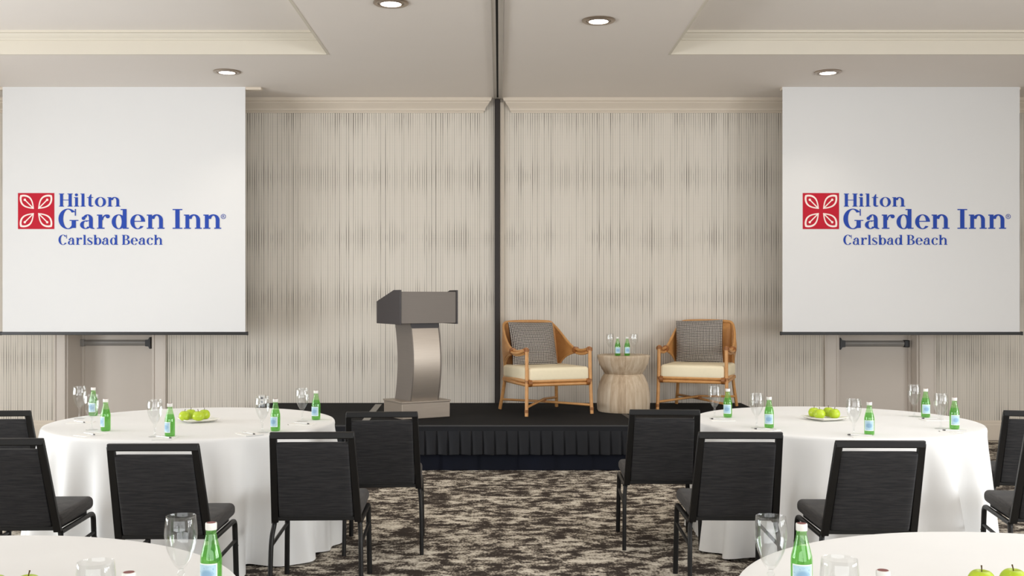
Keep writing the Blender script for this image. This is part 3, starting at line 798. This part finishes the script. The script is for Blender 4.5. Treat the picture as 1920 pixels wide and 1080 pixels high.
def round_table(cx, cy, seed, tlabel, clabel, front):
    t = thing('round_table', tlabel, 'table', (cx, cy, 0), 0, 'round banquet tables under cloths')
    bb = B(); bb.lathe([(.0001, .735), (.867, .735), (.877, .742), (.877, .756), (.867, .762), (.0001, .762)], 64); bb.build('tabletop', M['rattan_dark'], t)
    for k in range(4):
        a = PI/4+k*PI/2; x, y = .5*math.cos(a), .5*math.sin(a)
        bb = B(); bb.tube([(x*1.12, y*1.12, 0), (x, y, .735)], .016, 10); bb.build('leg', M['black_metal'], t)
    rr = random.Random(seed); N = 288
    comp = [(k, rr.uniform(0, 2*PI), rr.uniform(.5, 1.0)*(1.0 if k > 10 else .4)) for k in (5, 7, 9, 11, 14, 18, 23)]
    tot = sum(c[2] for c in comp)
    def fold(a):
        v = sum(c[2]*math.cos(c[0]*a+c[1]) for c in comp)/tot*1.9
        return math.copysign(abs(v)**.85, v)
    vs = [(0, 0, .768)]; fs = []
    rows = [(.25, .768), (.5, .768), (.7, .768), (.82, .768), (.862, .768), (.879, .7672), (.888, .764), (.893, .757), (.895, .745)]
    for r, z in rows:
        for k in range(N): a = 2*PI*k/N; vs.append((r*math.cos(a), r*math.sin(a), z))
    J = 14
    for j in range(1, J+1):
        s = j/J; z = .745+(.006-.745)*s
        for k in range(N):
            a = 2*PI*k/N
            # folds start below the edge and open towards the floor
            am = .105*s**.8*(1 if s > .02 else 0)
            a2 = a+.05*s*math.sin(3*a+seed)
            r = .895+.040*s+am*fold(a2)
            zz_ = z if j < J else .006+.006*(1+math.cos(13*a))
            d = 0
            while d < .42 and tucked(cx+(r-d)*math.cos(a), cy+(r-d)*math.sin(a)): d += .01
            f = min(1, max(0, (.70-zz_)/.17)); r -= d*f*f*(3-2*f)     # cloth pushed in by a tucked seat
            vs.append((r*math.cos(a), r*math.sin(a), zz_))
    R_ = len(rows)+J
    for k in range(N): fs.append((0, 1+k, 1+(k+1) % N))
    for i in range(R_-1):
        for k in range(N):
            k2 = (k+1) % N; fs.append((1+i*N+k, 1+(i+1)*N+k, 1+(i+1)*N+k2, 1+i*N+k2))
    bb = B(); bb.add(vs, fs); o = bb.build('tablecloth', M['cloth'], None, (cx, cy, 0), angle=70)
    tag(o, clabel, 'tablecloth', 'white floor-length tablecloths')
TL = (-1.951, 6.707); TR = (2.155, 6.775); NL = (-1.549, 2.605); NR = (1.506, 2.66)
round_table(*TL, 3, 'round banquet table under the white cloth left of the stage', 'floor-length white cloth on the left table near stage', False)
round_table(*TR, 8, 'round banquet table under the white cloth right of the stage', 'floor-length white cloth on the right table near stage', False)
round_table(*NL, 13, 'round banquet table under white cloth in the bottom left corner', 'white cloth on the nearest left table, cropped by the bottom edge', True)
round_table(*NR, 21, 'round banquet table under white cloth in the bottom right corner', 'white cloth on the nearest right table, cropped by the bottom edge', True)

# ================================================================== BANQUET CHAIRS
def make_chair():
    t = thing('banquet_chair', '', 'chair')
    def by(z): return -.135+(.88-z)*.355      # lean of the back
    for s in (-1, 1):
        bb = B(); pts = [(s*.2140, by(.395), .395), (s*.1945, by(.868), .868)]
        bb.sweep(pts, [(-.0185, -.012), (.0185, -.012), (.0185, .012), (-.0185, .012)], None, (0, 1, 0))
        bb.build('back_stile', M['chair_metal'], t, bevel=.004)
        bb = B(); pts = smooth_path([(s*.214, by(.42)+.012, .42), (s*.222, by(.38)+.012, .375), (s*.230, .012, .28), (s*.234, -.012, .0)], 6)
        bb.sweep(pts, [(math.cos(2*PI*k/12)*.0125, math.sin(2*PI*k/12)*.0155) for k in range(12)], None, (0, 1, 0)); bb.build('rear_leg', M['chair_metal'], t)
        bb = B(); pts = [(s*.222, .05, .388), (s*.224, .25, .392), (s*.226, .455, .396)]+[(s*.226, .455+.04*math.sin(a), .356+.04*math.cos(a)) for a in (PI/8, PI/4, 3*PI/8, PI/2)]+[(s*.229, .502, .20), (s*.232, .512, 0)]
        bb.sweep(pts, [(math.cos(2*PI*k/12)*.0125, math.sin(2*PI*k/12)*.0145) for k in range(12)], None, (1, 0, 0)); lg = bb.build('front_leg', M['chair_metal'], t)
        bb = B(); bb.lathe([(.0001, 0), (.004, 0), (.004, .002), (.0001, .002)], 10); bb.v = [(s*(.2405+z), .505+x, .26+y) for x, y, z in bb.v]; bb.build('screw', M['grey_metal'], lg)
        bb = B(); bb.tube([(s*.230, .012, .275), (s*.228, .504, .29)], .0095, 10); bb.build('side_brace', M['chair_metal'], t)
    bb = B(); bb.box(-.2115, .2115, by(.866)-.012, by(.866)+.012, .845, .880); bb.build('top_rail', M['chair_metal'], t, bevel=.005)
    # upholstered back: slightly bulging pad between the stiles, open slot above it
    T = Matrix.Translation((0, by(.625), .625)) @ Matrix.Rotation(math.atan(.355), 4, 'X') @ Matrix.Rotation(PI/2, 4, 'X')
    bb = B(); bb.puff(.366, .425, .040, 14, .22, 16, 0, T)
    bb.v = [(x*(1+.045*(.83-z)/.4), y, z) for x, y, z in bb.v]
    bb.build('backrest', M['fabric'], t, angle=60)
    bb = B(); bb.box(-.205, .205, by(.412)-.010, by(.412)+.012, .402, .424); bb.build('lower_rail', M['chair_metal'], t, bevel=.004)
    T = Matrix.Translation((0, .262, .448)) @ Matrix.Rotation(math.radians(1.2), 4, 'X')
    bb = B(); bb.box(-.232, .232, -.232, .235, -.034, .036, T); bb.build('seat', M['seat_fabric_lit'], t, bevel=.028, seg=5, angle=100)
    bb = B(); bb.box(-.205, .205, .055, .455, .398, .414); bb.build('seat_pan', M['chair_metal'], t)
    return t
CH = make_chair(); first = True
for X, Yt, rz, lab in chairs:
    cx, cy, a = chair_at(X, Yt, rz); loc = (cx, cy, 0)
    if first:
        CH.location = loc; CH.rotation_euler = (0, 0, a); CH['label'] = lab; CH['group'] = 'charcoal banquet chairs'; first = False
    else: dup(CH, loc, a, lab)

# ================================================================== TABLEWARE
def make_glass():
    t = thing('water_goblet', '', 'glass')
    bb = B(); bb.lathe([(.0001, 0), (.0345, 0), (.0355, .0015), (.0345, .003), (.018, .0055), (.0075, .010), (.0052, .02), (.0050, .045), (.0062, .052), (.0100, .0565), (.0100, .0595), (.0062, .064), (.0060, .070), (.0001, .070)], 28)
    bb.build('stem', M['glass'], t, angle=60)
    bb = B(); bb.lathe([(.0001, .070), (.0085, .071), (.0165, .080), (.0260, .097), (.0350, .118), (.0405, .140), (.0428, .160), (.0420, .180), (.0398, .200), (.0385, .210), (.0375, .2105), (.0370, .209), (.0402, .180), (.0410, .160), (.0388, .140), (.0332, .118), (.0242, .098), (.0140, .083), (.0001, .078)], 36)
    bb.build('bowl', M['glass'], t, angle=60)
    return t
def make_bottle():
    t = thing('water_bottle', '', 'bottle')
    bb = B(); bb.lathe([(.0001, .003), (.018, .002), (.0235, 0), (.0270, .003), (.0282, .009), (.0282, .092), (.0270, .104), (.0225, .122), (.0170, .143), (.0138, .158), (.0130, .166), (.0142, .168), (.0142, .172), (.0130, .174), (.0001, .174)], 32)
    bb.build('glass_body', M['green_glass'], t, angle=50)
    bb = B(); bb.lathe([(.0144, .1705), (.0150, .172), (.0152, .186), (.0146, .1885), (.0120, .1890), (.0118, .1882), (.0001, .1882), (.0001, .1745)], 24)
    cp_ = bb.build('cap', M['cap_white'], t, angle=40)
    bb = B(); bb.lathe([(.0001, .1883), (.0118, .1883), (.0116, .1894), (.0001, .1896)], 24); bb.build('cap_top', M['cap_red'], cp_)
    bb = B(); n = 16; vs = []; fs = []
    for i in range(n+1):
        a = math.radians(-165+118*i/n)
        for z in (.026, .086):
            bb.uv[len(vs)] = (i/n, 0 if z < .05 else 1); vs.append((.0286*math.cos(a), .0286*math.sin(a), z))
    for i in range(n): fs.append((2*i, 2*i+2, 2*i+3, 2*i+1))
    bb.add(vs, fs); lb = bb.build('label', M['label'], t)
    bb = B(); bb.lathe([(.0001, .006), (.022, .005), (.0260, .010), (.0262, .091), (.0250, .102), (.0212, .118), (.0196, .126), (.0001, .126)], 24)
    bb.build('water', M['green_water'], t, angle=50)
    return t
def make_pad():
    t = thing('notepad', '', 'notepad')
    bb = B(); bb.box(-.055, .055, -.075, .075, 0, .0035); bb.build('sheets', M['paper'], t)
    bb = B(); bb.box(-.055, .055, .068, .076, 0, .0045); bb.build('binding', M['paper'], t)
    return t
def make_pen():
    t = thing('pen', '', 'pen')
    bb = B(); bb.tube([(-.062, 0, .0040), (.054, 0, .0040)], .0036, 10); bb.build('barrel', M['pen_white'], t)
    bb = B(); bb.tube([(.054, 0, .0040), (.064, 0, .0040), (.072, 0, .0038)], [.0038, .0036, .0012], 10); bb.build('grip', M['pen_grip'], t)
    bb = B(); bb.box(-.060, -.022, -.0010, .0010, .0074, .0086); bb.build('clip', M['nickel'], t)
    return t
used = {}
def place(kind, maker, loc, rz, label, group):
    if kind not in used:
        t = maker(); used[kind] = t; t.location = loc; t.rotation_euler = (0, 0, rz); t['label'] = label; t['group'] = group
    else: dup(used[kind], loc, rz, label, group)
ZT = .7682
ORD = ['leftmost of the five', 'second from the left of five', 'middle one of the five', 'second from the right of five', 'rightmost of the five']
ORDR = ORD
far = {
 'left': dict(b=[(-2.711, 7.036), (-2.327, 6.228), (-1.864, 5.963), (-1.323, 6.228), (-1.183, 6.804)],
              g=[(-2.735, 6.864), (-2.429, 6.278), (-1.949, 5.963), (-1.383, 6.153), (-1.256, 6.715)],
              p=[(-2.638, 6.640), (-2.346, 6.05), (-1.875, 5.905), (-1.440, 6.075), (-1.225, 6.560)]),
 'right': dict(b=[(1.506, 6.941), (1.632, 6.369), (2.124, 6.045), (2.810, 6.941), (2.730, 6.317)],
               g=[(1.407, 6.880), (1.554, 6.356), (2.023, 6.010), (2.753, 6.988), (2.654, 6.330)],
               p=[(1.433, 6.770), (1.585, 6.245), (2.055, 5.985), (2.800, 6.790), (2.680, 6.185)])}
for side in ('left', 'right'):
    d = far[side]; tb = 'far %s table' % side
    c = TL if side == 'left' else TR
    for k in range(5):
        rz = {'left': (.1, -.60, -.40, -.10, -.05), 'right': (-.15, -.05, -.10, .12, .20)}[side][k]
        place('b', make_bottle, (*d['b'][k], ZT), rz, '%s green water bottles on the %s' % (ORD[k], tb), 'green water bottles')
        place('g', make_glass, (*d['g'][k], ZT), 0, '%s clear stemmed goblets on the %s' % (ORD[k], tb), 'clear water goblets')
        x, y = d['p'][k]; ang = math.atan2(c[1]-y, c[0]-x)-PI/2
        place('p', make_pad, (x, y, ZT), ang, '%s white notepads on the %s' % (ORD[k], tb), 'white notepads')
        pr = ang+(PI/2-.9 if side == 'left' else PI/2+1.1)
        place('n', make_pen, (x-.005, y-.01, ZT+.0046), (-.65 if side == 'left' else PI-.35)+random.uniform(-.15, .15), '%s white pens lying on the %s' % (ORD[k], tb), 'white pens with dark tips')
for k, (x, y) in enumerate(((1.177, 10.47), (1.272, 10.47))):
    place('b', make_bottle, (x, y, TZ), .3, ('left' if k == 0 else 'right')+' one of two small green water bottles on the wooden drum table', 'green water bottles')
for k, (x, y) in enumerate(((1.128, 10.72), (1.372, 10.72))):
    place('g', make_glass, (x, y, TZ), 0, 'clear stemmed goblet on the drum table, %s of its two bottles' % ('left' if k == 0 else 'right'), 'clear water goblets')
for (bx, by_, gx, gy, lab) in ((-.763, 2.79, -.839, 2.777, ('farther', 'left')), (-.803, 2.284, -.877, 2.29, ('nearer', 'left')), (.798, 2.78, .714, 2.77, ('farther', 'right')), (.838, 2.30, .749, 2.318, ('nearer', 'right'))):
    place('b', make_bottle, (bx, by_, ZT), .1, '%s of two large-looking green bottles on the nearest %s table' % lab, 'green water bottles')
    place('g', make_glass, (gx, gy, ZT), 0, '%s of two large-looking goblets on the nearest %s table' % lab, 'clear water goblets')

# apples and plates
def make_apple():
    t = thing('green_apple', '', 'apple')
    n = 28; prof = []
    for i in range(n+1):
        a = PI*i/n
        r = .036*math.sin(a)**.86*(1+.08*math.cos(a)) if 0 < i < n else .0001
        z = -.033*math.cos(a)
        d = .010*math.exp(-(r/.011)**2)
        z += d if a < PI/2 else -d*1.15
        prof.append((r, z+.0335))
    bb = B(); m = len(prof); seg = 30; vs = []; fs = []
    for r, z in prof:
        for k in range(seg):
            an = 2*PI*k/seg; f = 1+.022*math.cos(5*an)*(1 if z < .03 else .5); vs.append((r*f*math.cos(an), r*f*math.sin(an), z))
    for i in range(m-1):
        for k in range(seg): k2 = (k+1) % seg; fs.append((i*seg+k, i*seg+k2, (i+1)*seg+k2, (i+1)*seg+k))
    bb.add(vs, fs); bb.build('flesh', M['apple'], t, angle=180)
    bb = B(); bb.tube([(0, 0, .054), (.001, 0, .064), (.004, .001, .075)], [.0013, .0014, .0021], 8); bb.build('stem', M['stem'], t)
    return t
def make_plate():
    t = thing('fruit_plate', '', 'plate')
    bb = B(); vs = []; fs = []; n = 14
    for s_, z0 in ((1, .010), (-1, .004)):
        for i in range(n+1):
            for j in range(n+1):
                u, v = -1+2*i/n, -1+2*j/n; m_ = max(abs(u), abs(v))
                z = z0+.016*max(0, m_-.72)/.28*(.6+.4*abs(u*v)) - (0.004 if s_ < 0 and m_ < .6 else 0)
                vs.append((u*.106, v*.106, z))
    N_ = (n+1)*(n+1)
    for i in range(n):
        for j in range(n):
            a = i*(n+1)+j; fs.append((a, a+n+1, a+n+2, a+1)); a += N_; fs.append((a, a+1, a+n+2, a+n+1))
    rim = [i*(n+1) for i in range(n+1)]+[n*(n+1)+j for j in range(1, n+1)]+[i*(n+1)+n for i in range(n-1, -1, -1)]+[j for j in range(n-1, 0, -1)]
    for a, c in zip(rim, rim[1:]+rim[:1]): fs.append((a, c, c+N_, a+N_))
    bb.add(vs, fs); bb.build('dish', M['plate'], t, angle=50)
    return t
def plate(loc, rz, label): place('plate', make_plate, loc, rz, label, 'white square fruit plates')
plate((-1.915, 6.70, ZT), .55, 'square white plate holding four green apples on the far left table')
plate((2.098, 6.79, ZT), .45, 'square white plate holding four green apples on the far right table')
plate((-1.250, 2.705, ZT), .2, 'white fruit plate at the left edge of the nearest left table')
plate((1.305, 2.74, ZT), .3, 'white fruit plate under apples on the nearest right table')
def apple(x, y, rz, label): place('apple', make_apple, (x, y, ZT+.0125), rz, label, 'green apples')
AL = ['front left', 'rear left', 'front middle', 'right-hand']
for (x, y), nm in zip(((-1.978, 6.625), (-1.966, 6.712), (-1.888, 6.610), (-1.876, 6.700)), AL): apple(x, y, random.uniform(0, 6), '%s green apple of the four on far left table plate' % nm)
for (x, y), nm in zip(((2.040, 6.825), (2.048, 6.735), (2.140, 6.845), (2.148, 6.752)), ['rear left', 'front left', 'rear right', 'front right']): apple(x, y, random.uniform(0, 6), '%s green apple of the four on far right table plate' % nm)
apple(-1.203, 2.690, .4, 'green apple at bottom left corner, right one of two on plate')
apple(-1.285, 2.685, 2.4, 'green apple at bottom left corner, left one with only stem showing')
apple(1.255, 2.74, 1.0, 'green apple on nearest right table, left one of two')
apple(1.343, 2.75, 3.0, 'green apple on nearest right table, right one of two at picture edge')
